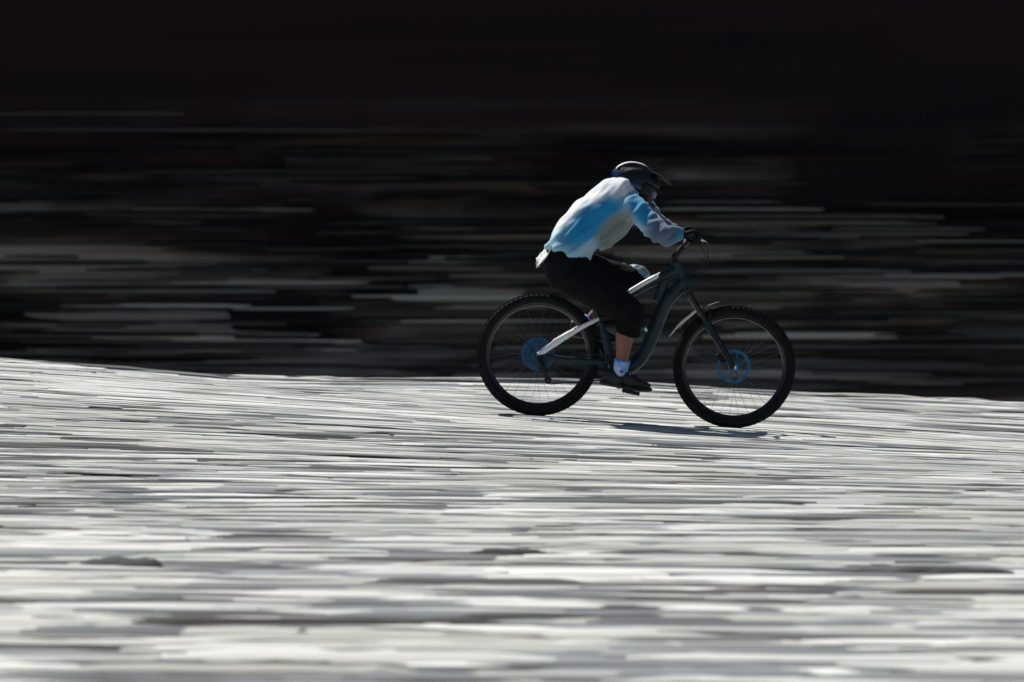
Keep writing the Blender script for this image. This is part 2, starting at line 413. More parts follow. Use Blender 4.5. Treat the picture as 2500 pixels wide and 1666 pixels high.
# highlight streaks on the bank, painted as pale ledges: (x0, x1, y, thickness, albedo)
led = [(0, 450, 278, 4, .06), (0, 900, 318, 8, .03), (700, 1210, 388, 4, .07), (700, 1100, 400, 26, .018), (250, 765, 513, 4, .14), (480, 980, 610, 5, .05), (0, 190, 628, 6, .05),
 (190, 700, 644, 8, .07), (130, 650, 660, 7, .12), (240, 760, 684, 6, .13), (400, 920, 692, 5, .3), (140, 670, 712, 8, .12), (80, 600, 748, 7, .3), (270, 610, 747, 5, .38), (570, 890, 755, 6, .22),
 (60, 560, 772, 26, .12), (0, 560, 800, 22, .1), (0, 140, 795, 8, .2), (110, 650, 810, 7, .2), (45, 570, 825, 6, .36), (350, 880, 834, 6, .36), (200, 780, 818, 5, .2), (50, 590, 857, 6, .3), (450, 900, 856, 6, .22),
 (560, 1080, 886, 9, .26), (540, 1080, 910, 9, .24), (600, 1150, 872, 14, .1), (1000, 1450, 640, 10, .08), (900, 1330, 655, 9, .09), (1050, 1480, 630, 12, .13), (1020, 1330, 712, 20, .16), (960, 1330, 728, 12, .28), (860, 1340, 724, 5, .24),
 (1060, 1360, 752, 6, .2), (980, 1440, 785, 5, .28), (1000, 1400, 700, 10, .1), (900, 1500, 860, 8, .07), (1150, 1480, 895, 14, .07), (1100, 1640, 675, 8, .1),
 (1600, 1910, 495, 5, .1), (1570, 2010, 512, 6, .16), (1700, 2300, 530, 10, .05), (1740, 2290, 545, 7, .09), (1900, 2360, 572, 5, .09), (2010, 2700, 591, 5, .26), (1800, 2100, 578, 7, .08), (1520, 2060, 624, 16, .13),
 (1500, 1750, 621, 12, .16), (2080, 2500, 640, 9, .05), (1700, 2220, 664, 11, .09), (1840, 2440, 676, 10, .16), (1820, 2260, 690, 12, .26), (1740, 2340, 694, 18, .14), (2100, 2700, 672, 9, .12), (1640, 1930, 719, 6, .13), (1550, 1820, 735, 12, .09),
 (1620, 1900, 751, 7, .15), (1900, 2500, 765, 8, .04), (1720, 2190, 820, 14, .28), (1500, 1700, 830, 14, .12), (1560, 1720, 860, 20, .12), (2080, 2600, 848, 7, .08), (2300, 2700, 815, 30, .05), (1560, 1980, 911, 12, .3), (1460, 1700, 913, 10, .16),
 (1700, 2400, 895, 20, .045), (1900, 2500, 930, 12, .05), (2100, 2700, 900, 16, .05), (1600, 2100, 945, 14, .05), (2000, 2400, 560, 12, .04), (300, 1200, 420, 10, .02), (0, 600, 560, 12, .014), (1300, 2000, 450, 14, .014), (1700, 2500, 500, 10, .02)]
def hill_highlight(x0, x1, py, th, a):  # long pale ledge with the highlight put into its colour
    q = on_hill((x0+x1)/2, py); k = (q.y+30)/30*.00248
    hh = th*k*.6
    c = (a*1.06, a*.99, a*.88) if random.random() < .6 else (a*.98, a, a*.93)
    o = bpy.data.objects.new('highlight_ledge', random.choice(protos)); o.location = (q.x, q.y, q.z); o.rotation_euler = (R(70), 0, 0)
    o.scale = ((x1-x0)/2*k, hh, .03+hh*.3); o.color = (*[min(.8, v_*1.4) for v_ in c], 1); link(o, hill)
for t in led: hill_highlight(*t)
for i in range(150):     # fainter painted highlights between them
    px = random.uniform(-250, 2750); py = 950-520*random.random()**1.5
    l = random.uniform(350, 620); f = max(.15, 1-(950-py)/560)
    hill_highlight(px-l/2, px+l/2, py, random.uniform(2, 9), random.choice((.012, .025, .04, .07, .11))*f)
items = []
for i in range(900):
    x = random.uniform(-45, 45); z_ = random.uniform(-2.8, 5)
    if abs(x) < 6.5: continue
    a = random.choice((.02, .04, .08, .16))*max(.2, 1-(z_+1)/4)
    items.append((x, H(x, z_), z_, random.uniform(.3, 1.1), .1, random.uniform(.01, .04), (a, a*.97, a*.94), 0))
for i in range(800):  # thin ledges in view, their pale colour painting fine highlight streaks
    x = random.uniform(-6.5, 6.5); t_ = random.random()**1.4; z_ = -1.25+2.7*t_
    cl = .5+1.2*noise.noise(Vector((x*.35, z_*1.6, 3)))            # they come in clusters
    if random.random() > cl*1.1 or cl < .1: continue
    a = random.choice((.02, .04, .07, .12, .2))*max(.12, 1-t_*1.15)*cl*1.3
    items.append((x, H(x, z_)-.01, z_, random.uniform(.5, 1.3), .04, random.uniform(.008, .03), (a*1.06, a*.98, a*.87), 0))
hs = link(joined_stones('rubble', items)); hs['kind'] = 'stuff'; hs['label'] = 'faint grey rubble and painted highlight streaks on the shaded bank'; hs['category'] = 'rubble'

# ------------------------------------------------------------------ mountain bike
bike = empty('mountain_bike', (CR.x, 0, zr), label='dark teal full suspension mountain bike with blue brake rotors carrying the crouching rider', category='bicycle')
bl = Vector(bike.location)
bpy.context.view_layer.update()
def fix(o):      # children are modelled in world coordinates
    o.matrix_parent_inverse = Matrix.Translation(-bl); return o
def kids(o):
    for c in o.children: fix(c)

def make_wheel(c, phase):
    wh = link(bpy.data.objects.new('wheel', None), bike)
    t = MB(); prof = []
    for k in range(14):
        a = 2*math.pi*k/14; prof.append((RW-.034+.027*math.cos(a), .028*math.sin(a)))
    t.lathe_y(c, prof, 96)
    n = 72
    for k in range(n):                                     # tread knobs
        for row, (off, yy) in enumerate(((0, -.008), (.5, .008), (.25, -.021), (.25, .021))):
            a = 2*math.pi*(k+off)/n; mt = Matrix.Rotation(-a, 3, 'Y')
            rr = RW-.006 if row < 2 else RW-.014
            t.box(Vector(c)+mt@Vector((rr, yy, 0)), (.006, .0055, .009), mt@(Matrix.Rotation(0 if row < 2 else math.copysign(.7, yy), 3, 'Z')))
    t.build('tyre', 'rubber', wh)
    r = MB(); r.lathe_y(c, [(.312, -.013), (.318, -.016), (.322, -.016), (.322, .016), (.318, .016), (.312, .013), (.296, .007), (.294, 0), (.296, -.007)], 96)
    r.build('rim', 'rim', wh)
    e = MB(); e.lathe_y(c, [(.3225, -.0175), (.326, -.0175), (.326, -.0145), (.3225, -.0145)], 96); e.lathe_y(c, [(.3225, .0175), (.326, .0175), (.326, .0145), (.3225, .0145)], 96)
    e.build('rim_edge', 'rimedge', wh)
    hb = MB(); hb.lathe_y(c, [(.0, -.055), (.012, -.055), (.014, -.036), (.028, -.034), (.028, -.03), (.016, -.026), (.016, .026), (.028, .03), (.028, .034), (.014, .036), (.012, .055), (0, .055)], 24, False)
    hb.build('hub', 'blue', wh)
    for k in range(32):
        sgn = 1 if k % 2 else -1; a = 2*math.pi*k/32+phase; cr = .42 if (k//2) % 2 else -.42
        p0 = Vector(c)+Vector((.026*math.cos(a+cr*3), sgn*.032, .026*math.sin(a+cr*3))); p1 = Vector(c)+Vector((.297*math.cos(a), sgn*.003, .297*math.sin(a)))
        s_ = MB(); s_.loft([p0, p1], [.0009, .0009], 5); s_.build('spoke', 'spoke', wh)
    rt = MB(); y0 = .048
    rt.lathe_y(Vector(c)+Vector((0, y0, 0)), [(.084, -.0012), (.102, -.0012), (.102, .0012), (.084, .0012)], 64)
    for k in range(8):
        a = 2*math.pi*k/8; rt.loft([Vector(c)+Vector((.02*math.cos(a), y0, .02*math.sin(a))), Vector(c)+Vector((.086*math.cos(a+.5), y0, .086*math.sin(a+.5)))], [(.0015, .004), (.0015, .004)], 6)
    rt.build('brake_rotor', 'blue', wh)
    kids(wh); return wh
wr = make_wheel(CR, .05); wf = make_wheel(CF, .1)
# the drive side sprockets, blue in the photograph
cs = MB()
for k in range(11):
    rr = .094-.0065*k; y0 = -.03-.0035*k; pr = []
    cs.lathe_y(CR+Vector((0, y0, 0)), [(rr-.0042, -.001), (rr, -.001), (rr, .001), (rr-.0042, .001)], 40)
    for j in range(int(rr*300)):
        a = 2*math.pi*j/int(rr*300); mt = Matrix.Rotation(-a, 3, 'Y'); cs.box(CR+Vector((0, y0, 0))+mt@Vector((rr+.001, 0, 0)), (.003, .0008, .0035), mt)
for k in range(6):
    a = k*math.pi/3; cs.loft([CR+Vector((.012*math.cos(a), -.035, .012*math.sin(a))), CR+Vector((.08*math.cos(a+.3), -.032, .08*math.sin(a+.3)))], [(.003, .007), (.003, .007)], 6)
fix(cs.build('cassette', 'cass', bike))

BB = P(1500, 898)
HT0, HT1 = P(1650, 641), P(1676, 708)      # head tube top / bottom
ST = P(1462, 775)
f = MB()
f.loft([HT0, HT0.lerp(HT1, .5), HT1], [.03, .025, .031], 20)
dt = spline([HT0.lerp(HT1, .72), P(1628, 735), P(1600, 800), P(1568, 868), P(1532, 900), BB], 6)
f.loft(dt, lerps([(.032, .044), (.031, .042), (.03, .04), (.032, .042), (.038, .044), (.04, .04)], 6), 20)
tt = spline([HT0.lerp(HT1, .25), P(1592, 688), P(1530, 724), P(1464, 762)], 6)
f.loft(tt, lerps([(.026, .036), (.023, .03), (.021, .024), (.02, .02)], 6), 20)
stb = spline([BB, P(1486, 850), P(1470, 800), P(1452, 752)], 5)
f.loft(stb, lerps([(.035, .035), (.022, .026), (.018, .02), (.019, .019)], 5), 20)
f.loft([BB+Vector((0, -.045, 0)), BB+Vector((0, .045, 0))], [.026, .026], 20, side=Vector((1, 0, 0)))
f.loft([P(1605, 735), P(1628, 668)], [(.014, .03), (.014, .03)], 12)
fr = fix(f.build('frame', 'frame', bike))
def glint_panel(name, path, off, rad, m_):
    b = MB(); b.loft([Vector(p)+off for p in path], rad, 12); return b.build(name, m_, bike)
# sun glints painted white: along the top tube and on the stays
fix(glint_panel('top_tube_glint', tt[0:16], Vector((0, -.008, .016)), [(.004, .003)]+[(.008, .006)]*4+[(.0195, .018)]*9+[(.012, .009), (.004, .003)], 'glintwhite'))
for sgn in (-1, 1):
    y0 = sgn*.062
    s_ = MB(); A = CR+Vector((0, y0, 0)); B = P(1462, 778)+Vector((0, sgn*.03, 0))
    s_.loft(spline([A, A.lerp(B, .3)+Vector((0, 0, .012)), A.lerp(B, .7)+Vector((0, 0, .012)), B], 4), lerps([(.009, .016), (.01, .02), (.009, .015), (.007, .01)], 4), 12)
    fix(s_.build('seat_stay', 'glintwhite', bike))  # the stay's highlight is put into its white colour
    c_ = MB(); B = BB+Vector((-.06, sgn*.035, .03))
    c_.loft(spline([A, A.lerp(B, .4)+Vector((0, 0, -.01)), A.lerp(B, .8), B], 4), lerps([(.009, .014), (.009, .017), (.01, .02), (.011, .024)], 4), 12)
    fix(c_.build('chain_stay', 'frame', bike))
lk = MB(); lk.loft([P(1462, 778)+Vector((0, -.045, 0)), P(1500, 770)+Vector((0, -.045, 0)), P(1532, 745)+Vector((0, -.035, 0))], [(.005, .018), (.006, .022), (.005, .012)], 12)
lk.loft([P(1462, 778)+Vector((0, .045, 0)), P(1500, 770)+Vector((0, .045, 0)), P(1532, 745)+Vector((0, .035, 0))], [(.005, .018), (.006, .022), (.005, .012)], 12)
fix(lk.build('rocker_link', 'dark', bike))
sh = MB(); sh.loft([P(1532, 746), P(1575, 800)], [.022, .022], 16)
k_ = MB(); k_.loft([P(1575, 800), P(1590, 820)], [.012, .012], 12)
shk = fix(sh.build('shock', 'dark', bike)); fix(k_.build('shock_shaft', 'steel', bike))
co = MB(); A, B = P(1534, 748), P(1577, 803); ax = (B-A); nn = ax.normalized(); s1 = Vector((0, 1, 0)); s2 = nn.cross(s1)
co.loft([A+ax*(k/90)+(s1*math.cos(k*.5)+s2*math.sin(k*.5))*.028 for k in range(91)], .004, 6); fix(co.build('coil_spring', 'blue', bike))
# seat post, saddle
sp = MB(); sp.loft([P(1452, 752), P(1446, 732)], [.0158, .0158], 14); fix(sp.build('seat_post', 'dark', bike))
sa = MB(); sa.loft(spline([P(1398, 727), P(1425, 727), P(1455, 731), P(1490, 733), P(1506, 739)], 4), lerps([(.055, .012), (.07, .02), (.045, .02), (.022, .016), (.013, .01)], 4), 18)
fix(sa.build('saddle', 'black', bike))
ra = MB()
for s_ in (-.02, .02): ra.loft(spline([P(1415, 735)+Vector((0, s_, 0)), P(1435, 744)+Vector((0, s_, 0)), P(1465, 744)+Vector((0, s_, 0)), P(1490, 738)+Vector((0, s_*.6, 0))], 4), .0035, 6)
fix(ra.build('saddle_rail', 'steel', bike))
# fork
ax = (CF-HT1); d = ax.normalized(); CRN = HT1+d*.02
fk = MB(); fk.loft([HT0-d*.0, HT1+d*.01], [.014, .014], 14); fk.loft([CRN+Vector((0, -.07, 0)), CRN+Vector((0, -.03, .004)), CRN+Vector((0, .03, .004)), CRN+Vector((0, .07, 0))], [(.02, .026), (.02, .028), (.02, .028), (.02, .026)], 14, side=Vector((1, 0, 0)))
fork = fix(fk.build('fork', 'fork', bike))
tot = (CF-CRN).length
for sgn in (-1, 1):
    o_ = Vector((0, sgn*.065, 0)); s_ = MB(); s_.loft([CRN+o_, CRN+d*tot*.5+o_], [.0175, .0175], 16); fix(s_.build('stanchion', 'gold', bike))
    s_ = MB(); s_.loft([CRN+d*tot*.36+o_, CRN+d*tot*.4+o_, CRN+d*tot*.85+o_, CF+o_+Vector((-.012, 0, 0)), CF+o_], [.024, .0235, .02, .02, .016], 16); fix(s_.build('lower_leg', 'fork', bike))
ar = MB(); q = CRN+d*tot*.4; fw = Vector((d.z, 0, -d.x))*-1
if fw.x < 0: fw = -fw
ar.loft(spline([q+Vector((0, -.062, 0)), q+Vector((0, -.05, .045))+fw*.02, q+Vector((0, 0, .062))+fw*.025, q+Vector((0, .05, .045))+fw*.02, q+Vector((0, .062, 0))], 5), [.01]*21, 10, side=Vector((1, 0, 0)))
fix(ar.build('fork_arch', 'fork', bike))
axl = MB(); axl.loft([CF+Vector((0, -.078, 0)), CF+Vector((0, .078, 0))], [.011, .011], 14, side=Vector((1, 0, 0))); fix(axl.build('axle', 'steel', bike))
mg = MB(); pts = []    # short front mudguard bridging fork arch
cen = []
for k in range(15):
    a = R(100+k*3.2); cen.append((CF+Vector((math.cos(a)*.405, 0, math.sin(a)*.405))))
mg.loft(cen, [(.03+.012*math.sin(k/14*math.pi), .0025) for k in range(15)], 10); fix(mg.build('mudguard', 'glintwhite' if False else 'dark', bike))
# bright flash behind the fork, painted as an added white lip
fl = MB(); fl.loft(spline([P(1712, 748, -.05), P(1688, 768, -.05), P(1656, 796, -.045), P(1634, 822, -.03)], 4), lerps([(.012, .006), (.03, .008), (.024, .006), (.006, .002)], 4), 10); fix(fl.build('mudguard_glint', 'glintwhite', bike))
# cockpit
GP = P(1688, 574)
BC = P(1672, 600)
stm = MB(); stm.loft([HT0-d*.035, HT0-d*.012, HT0], [.017, .02, .02], 14); stm.loft([HT0-d*.03, BC], [(.018, .02), (.018, .02)], 14); stm.loft([BC+Vector((0, -.025, 0)), BC+Vector((0, .025, 0))], [.022, .022], 14, side=Vector((1, 0, 0)))
fix(stm.build('stem', 'dark', bike))
hbp = []
for y_, t in ((-.40, 1), (-.3, 1), (-.2, .9), (-.12, .3), (-.05, 0), (.05, 0), (.12, .3), (.2, .9), (.3, 1), (.40, 1)):
    p = BC.lerp(GP, t); hbp.append((p.x-(.02*abs(y_)), y_, p.z))
hbm = MB(); hbm.loft(spline(hbp, 4), .0135, 12, side=Vector((1, 0, 0))); bar = fix(hbm.build('handlebar', 'dark', bike))
for sgn in (-1, 1):
    gm = MB(); a = Vector((GP.x-.0065, sgn*.405, GP.z)); b = Vector((GP.x-.0055, sgn*.275, GP.z))
    gm.loft([a.lerp(b, k/24) for k in range(25)], [.0165 if k % 2 else .0155 for k in range(25)], 14, side=Vector((1, 0, 0))); fix(gm.build('grip', 'rubber', bike))
    lv = MB(); c0 = Vector((GP.x, sgn*.245, GP.z)); lv.loft([c0+Vector((-.012, 0, 0)), c0+Vector((.03, 0, -.012)), c0+Vector((.045, sgn*.01, -.02))], [.017, .013, .009], 10)
    lv.loft(spline([c0+Vector((.04, 0, -.018)), c0+Vector((.062, sgn*.04, -.03)), c0+Vector((.06, sgn*.09, -.034)), c0+Vector((.064, sgn*.125, -.034))], 4), [(.004, .007)]*13, 8, side=Vector((0, 0, 1)))
    fix(lv.build('brake_lever', 'dark', bike))
for pts in ([Vector((GP.x+.04, -.235, GP.z-.02)), P(1728, 610, -.15), P(1722, 660, -.08), P(1690, 700, -.07), P(1735, 800, -.075), CF+Vector((-.02, .06, .05))],
            [Vector((GP.x+.04, .235, GP.z-.02)), P(1730, 600, .12), P(1715, 650, .05), P(1650, 690, .04), P(1600, 790, .035), P(1520, 880, .04), CR+Vector((.06, .06, .03))],
            [Vector((GP.x+.03, -.2, GP.z-.03)), P(1720, 625, -.1), P(1690, 668, -.04), P(1640, 700, -.04), P(1590, 800, -.045)]):
    hs_ = MB(); hs_.loft(spline(pts, 8), .0026, 6); fix(hs_.build('brake_hose', 'dark', bike))
for c_, sx in ((CF, -1), (CR, 1)):
    cp = MB(); cp.box(c_+Vector((sx*.075, .055, .055)), (.02, .018, .03), Matrix.Rotation(R(35)*sx, 3, 'Y')); cp.loft([c_+Vector((sx*.05, .062, .02)), c_+Vector((sx*.09, .062, .09))], [.009, .009], 8)
    fix(cp.build('brake_caliper', 'dark', bike))
# drivetrain
PN = P(1543, 962, -.13); PN.y = -.13; cdir = (Vector((PN.x, 0, PN.z))-Vector((BB.x, 0, BB.z))); cdir = cdir.normalized()*.17
for sgn, dd in ((-1, cdir), (1, -cdir)):
    y0 = sgn*.075; ca = MB(); a = BB+Vector((0, sgn*.06, 0)); b = BB+dd+Vector((0, sgn*.085, 0))
    ca.loft([a-dd*.08, a, a.lerp(b, .5), b, b+dd*.07], [(.006, .012), (.009, .018), (.008, .014), (.008, .014), (.005, .009)], 12); ck = fix(ca.build('crank_arm', 'dark', bike))
    pd = MB(); c0 = b+Vector((0, sgn*.06, 0)); pr = Matrix.Rotation(R(12), 3, 'Y')
    for yy in (-.048, 0, .048): pd.box(c0+Vector((0, yy, 0)), (.05, .005, .0085), pr)
    for xx in (-.048, .048): pd.box(c0+pr@Vector((xx, 0, 0)), (.005, .05, .0083), pr)
    pd.loft([b, c0+Vector((0, sgn*.05, 0))], [.008, .008], 10, side=Vector((1, 0, 0)))
    for xx in (-.045, -.02, .02, .045):
        for yy in (-.045, .045): pd.loft([c0+pr@Vector((xx, yy, -.013)), c0+pr@Vector((xx, yy, .011))], [.0022, .0022], 6)
    fix(pd.build('pedal', 'dark', bike))
    if sgn == -1: PEDN = c0
    else: PEDF = c0
cr_ = MB(); cc = BB+Vector((0, -.048, 0)); cr_.lathe_y(cc, [(.045, -.002), (.064, -.002), (.064, .002), (.045, .002)], 60)
for j in range(32):
    a = 2*math.pi*j/32; mt = Matrix.Rotation(-a, 3, 'Y'); cr_.box(cc+mt@Vector((.0665, 0, 0)), (.004, .0015, .0032), mt)
for j in range(4):
    a = j*math.pi/2+.4; cr_.loft([cc, cc+Vector((.05*math.cos(a), 0, .05*math.sin(a)))], [(.002, .01), (.002, .006)], 6)
fix(cr_.build('chainring', 'dark', bike))
dr = MB(); j0 = CR+Vector((.025, -.07, -.075)); j1 = CR+Vector((.06, -.055, -.155))
for j in (j0, j1): dr.lathe_y(j, [(.006, -.003), (.021, -.003), (.021, .003), (.006, .003)], 24)
dr.loft([j0+Vector((0, -.006, 0)), j1+Vector((0, -.006, 0))], [(.002, .011), (.002, .011)], 8); dr.loft([CR+Vector((.0, -.075, -.01)), j0+Vector((0, -.02, .01))], [(.014, .02), (.012, .016)], 10)
fix(dr.build('rear_derailleur', 'dark', bike))
ch = MB(); rr = .052; pA = CR+Vector((0, -.05, rr)); pB = BB+Vector((0, -.048, .067)); pC = BB+Vector((0, -.048, -.067)); pD = j1+Vector((.012, 0, -.021))
path = [pA.lerp(pB, k/40) for k in range(41)]+[BB+Vector((.067*math.cos(R(90-18*k)), -.048, .067*math.sin(R(90-18*k)))) for k in range(1, 10)]+[pC.lerp(pD, k/30) for k in range(31)]+[j1.lerp(j0, k/10)+Vector((-.02*(1-2*k/10), 0, 0)) for k in range(11)]+[CR+Vector((rr*math.cos(R(-60-21*k)), -.05, rr*math.sin(R(-60-21*k)))) for k in range(0, 10)]
for i, (a, b) in enumerate(zip(path, path[1:])):
    if (b-a).length > .002: ch.loft([a, b], [((.0035 if i % 2 else .0024), .0042)]*2, 6)
fix(ch.build('chain', 'dark', bike))
# front wheel steel glints are the spokes themselves; name plate on the down tube
dp = MB(); dp.loft([p+Vector((0, -.026, 0)) for p in dt[8:20]], [(.003, .012)]*12, 8); fix(dp.build('down_tube_stripe', wear(mat('stripe_paint', (.02, .14, .2), .3), (.02, .14, .2), .7, 25), bike))

# ------------------------------------------------------------------ rider
rider = empty('person', (P(1480, 900).x, 0, zr), label='cyclist in a blue and white jersey and black shorts crouched over the handlebar', category='person')
rl = Vector(rider.location)
def fixr(o): o.matrix_parent_inverse = Matrix.Translation(-rl); return o
def V(px, py, y=0.0): p = P(px, py, 0); return Vector((p.x, y, p.z))
HIPN, HIPF = V(1402, 668, -.09), V(1402, 664, .09)
KN, KF = V(1541, 762, -.19), V(1552, 690, .17)
AN, AF = V(1512, 908, -.145), V(1432, 792, .15)
SHN, SHF = V(1543, 505, -.18), V(1552, 492, .18)
EN, EF = V(1616, 571, -.37), V(1622, 562, .37)
WN, WF = Vector((GP.x-.075, -.335, GP.z+.012)), Vector((GP.x-.075, .335, GP.z+.012))
HC = V(1553, 455); HT = R(23)    # head centre, nose-down tilt
def hl(x, y, z): return HC+Matrix.Rotation(HT, 3, 'Y')@Vector((x, y, z))
TR = [(V(1378, 655), (.165, .125)), (V(1385, 612), (.155, .12)), (V(1412, 570), (.145, .112)), (V(1455, 530), (.165, .125)), (V(1502, 497), (.185, .13)), (V(1535, 480), (.175, .115)), (V(1556, 470), (.10, .085))]
b = MB()
b.loft(spline([p for p, r in TR], 4), lerps([r for p, r in TR], 4), 24)
b.loft([V(1540, 476), V(1548, 466), HC+Vector((-.01, 0, -.02))], [.065, .058, .055], 18)
b.ell(HC, (.098, .076, .115), HT); b.ell(hl(.03, 0, -.055), (.062, .058, .07), HT)               # skull, jaw
b.ell(hl(.1, 0, -.03), (.02, .014, .026), HT, 10, 8); b.ell(hl(.083, 0, -.07), (.016, .026, .008), HT, 10, 6); b.ell(hl(.082, 0, -.082), (.014, .022, .007), HT, 10, 6); b.ell(hl(.072, 0, -.105), (.02, .022, .016), HT, 10, 6)
for s_ in (-1, 1):
    b.ell(hl(.0, s_*.078, -.03), (.016, .008, .03), HT, 10, 8)
    b.ell(hl(.086, s_*.032, 0), (.012, .018, .01), HT, 10, 6)
for sh_, el, wrr in ((SHN, EN, WN), (SHF, EF, WF)):
    b.ell(sh_, (.07, .065, .07)); b.loft([sh_, sh_.lerp(el, .5), el, el.lerp(wrr, .35), wrr, wrr+Vector((.02, 0, .002))], [.058, .052, .042, .04, .024, .02], 16)
    b.ell(wrr+Vector((.035, 0, .006)), (.03, .03, .012))
for hp, kn, an, s_ in ((HIPN, KN, AN, -1), (HIPF, KF, AF, 1)):
    b.ell(hp, (.11, .09, .11)); b.loft([hp, hp.lerp(kn, .3), hp.lerp(kn, .75), kn], [.1, .092, .07, .06], 20)
    cal = Vector((-1, 0, -.1)); b.loft([kn, kn.lerp(an, .12)+cal*.004, kn.lerp(an, .32)+cal*.018, kn.lerp(an, .62)+cal*.008, kn.lerp(an, .9), an+Vector((0, 0, -.03))], [.058, .056, .06, .045, .034, .036], 18)
    b.loft([an+Vector((-.04, 0, -.045)), an+Vector((.03, 0, -.045)), an+Vector((.14, 0, -.07))], [(.024, .024), (.026, .026), (.024, .012)], 14)
fixr(b.organic('body', 'skin', rider, .0085, 5))

# jersey: loose, with folds pulled across the flank
def fold(co, n):
    u = co.x*.75+co.z*.65; q = co.z*.75-co.x*.65
    f = .015*noise.noise(Vector((u*5, co.y*5, q*14)))+.012*noise.noise(Vector((u*12, co.y*14, q*30+7)))
    # crease lines fanning from the armpit to the hem
    f += .007*math.sin(q*70+6*noise.noise(co*6))*max(0, 1-abs(co.z-P(0, 590).z)/.14)
    return f
j = MB()
JT = [(V(1384, 622), (.182, .145)), (V(1402, 588), (.178, .14)), (V(1430, 556), (.178, .148)), (V(1466, 524), (.192, .15)), (V(1506, 492), (.205, .15)), (V(1536, 478), (.195, .135)), (V(1556, 472), (.12, .09))]
j.loft(spline([p for p, r in JT], 4), lerps([r for p, r in JT], 4), 28)
for sh_, el, wrr in ((SHN, EN, WN), (SHF, EF, WF)):
    j.ell(sh_+Vector((-.01, 0, .0)), (.08, .075, .08)); j.loft(spline([sh_+Vector((-.06, -.05*(1 if sh_.y > 0 else -1), -.02)), sh_, sh_.lerp(el, .5), el, el.lerp(wrr, .5), wrr+Vector((.01, 0, 0))], 3), lerps([.08, .078, .072, .066, .054, .04], 3), 18)
# loose belly hanging below the chest, tail of the shirt blown back
j.loft(spline([V(1545, 508), V(1508, 545), V(1476, 582), V(1458, 604)], 3), lerps([(.12, .05), (.15, .07), (.155, .075), (.15, .05)], 3), 20)
j.loft(spline([V(1380, 575), V(1350, 592), V(1331, 604)], 3), lerps([(.14, .05), (.12, .035), (.09, .014)], 3), 18)
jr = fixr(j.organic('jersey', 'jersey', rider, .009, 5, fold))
# open hem: a thin flared skirt of cloth flapping behind
hm = MB(); rows = []
for i in range(9):
    t = i/8; rg = []
    for k in range(15):
        s_ = k/14-.5; y_ = s_*.26
        px = 1352-38*t+6*math.sin(s_*16+t*5); py = 582+(10+42*t)*1.0+5*math.sin(s_*22+t*4)+34*abs(s_)*t
        rg.append(V(px, py, y_))
    rows.append(hm.ring(rg))
for a, b_ in zip(rows, rows[1:]): hm.bridge(a, b_, False)
hmo = hm.build('jersey_tail', wear(mat('pale_cloth', (.75, .77, .78), .85), (.75, .77, .78), .15, 12), rider); sm = hmo.modifiers.new('t', 'SOLIDIFY'); sm.thickness = .003; fixr(hmo)

# shorts
def sfold(co, n): return .007*noise.noise(Vector((co.x*9, co.y*9, co.z*20)))+.003*noise.noise(co*45)
s = MB()
s.loft(spline([V(1388, 612), V(1382, 640), V(1384, 668), V(1396, 690)], 3), lerps([(.168, .135), (.178, .14), (.172, .135), (.14, .1)], 3), 26)
for hp, kn, an, s_ in ((HIPN, KN, AN, -1), (HIPF, KF, AF, 1)):
    s.ell(hp, (.128, .1, .128)); s.loft(spline([hp, hp.lerp(kn, .35), hp.lerp(kn, .75), kn+Vector((.0, 0, .0)), kn.lerp(an, .2), kn.lerp(an, .36 if s_ < 0 else .3)], 3), lerps([.128, .12, .097, .083, .078, .072], 3), 22)
s.loft([V(1395, 700), V(1440, 712)], [(.1, .06), (.09, .05)], 18)
fixr(s.organic('shorts', 'black', rider, .009, 5, sfold))
# pad of the raised far knee, pale grey to paint its rim light
kp = MB(); kp.ell(KF+Vector((.02, 0, .055)), (.075, .06, .045), R(20)); kp.ell(KF+Vector((-.07, 0, .072)), (.075, .055, .035), R(14)); fixr(kp.organic('knee_pad', 'pad', rider, .006, 4, lambda c, n: .006*noise.noise(c*30)))

for an, kn, pc, s_ in ((AN, KN, PEDN, -1), (AF, KF, PEDF, 1)):
    sk = MB(); up = (kn-an).normalized(); 
    t_ = .085 if s_ < 0 else .035; sk.loft([an+up*t_, an+up*(t_-.005), an+up*.02, an+Vector((0, 0, -.015)), an+Vector((.012, 0, -.03))], [.050, .0495, .044, .042, .03], 20)
    fixr(sk.organic('sock', 'sock', rider, .005, 3, lambda c, n: .0015*math.sin(c.z*260)))
    # shoe standing on the pedal
    top = pc+Vector((0, 0, .013)); tilt = R(10)
    mt = Matrix.Rotation(tilt, 3, 'Y')
    def q(x, z): return top+mt@Vector((x-.015, 0, z))
    so_ = MB(); so_.loft([q(-.18, .014), q(-.165, .014), q(-.08, .012), q(0, .012), q(.085, .013), q(.13, .02), q(.142, .028)], [(.02, .01), (.036, .014), (.038, .0135), (.048, .0135), (.047, .0135), (.032, .012), (.015, .007)], 18)
    fixr(so_.build('shoe_sole', 'sole', rider))
    st = MB(); st.loft(spline([q(-.168, .06), q(-.13, .062), q(-.06, .065), q(0, .056), q(.065, .045), q(.128, .036)], 3), lerps([(.024, .036), (.038, .046), (.038, .05), (.046, .044), (.045, .032), (.028, .018)], 3), 20)
    st.loft([q(-.12, .05), an+Vector((-.01, 0, -.04)), an+Vector((-.005, 0, -.025))], [(.04, .04), (.05, .058), (.052, .056)], 20)
    fixr(st.organic('shoe', 'shoe', rider, .005, 4))
    for i in range(4):
        la = MB(); c0 = q(-.01+.022*i, .103-.009*i); la.loft([c0+Vector((0, -.03, -.012)), c0+Vector((0, 0, .002)), c0+Vector((0, .03, -.012))], .0028, 6, side=Vector((1, 0, 0))); fixr(la.build('shoe_lace', 'whitep', rider))
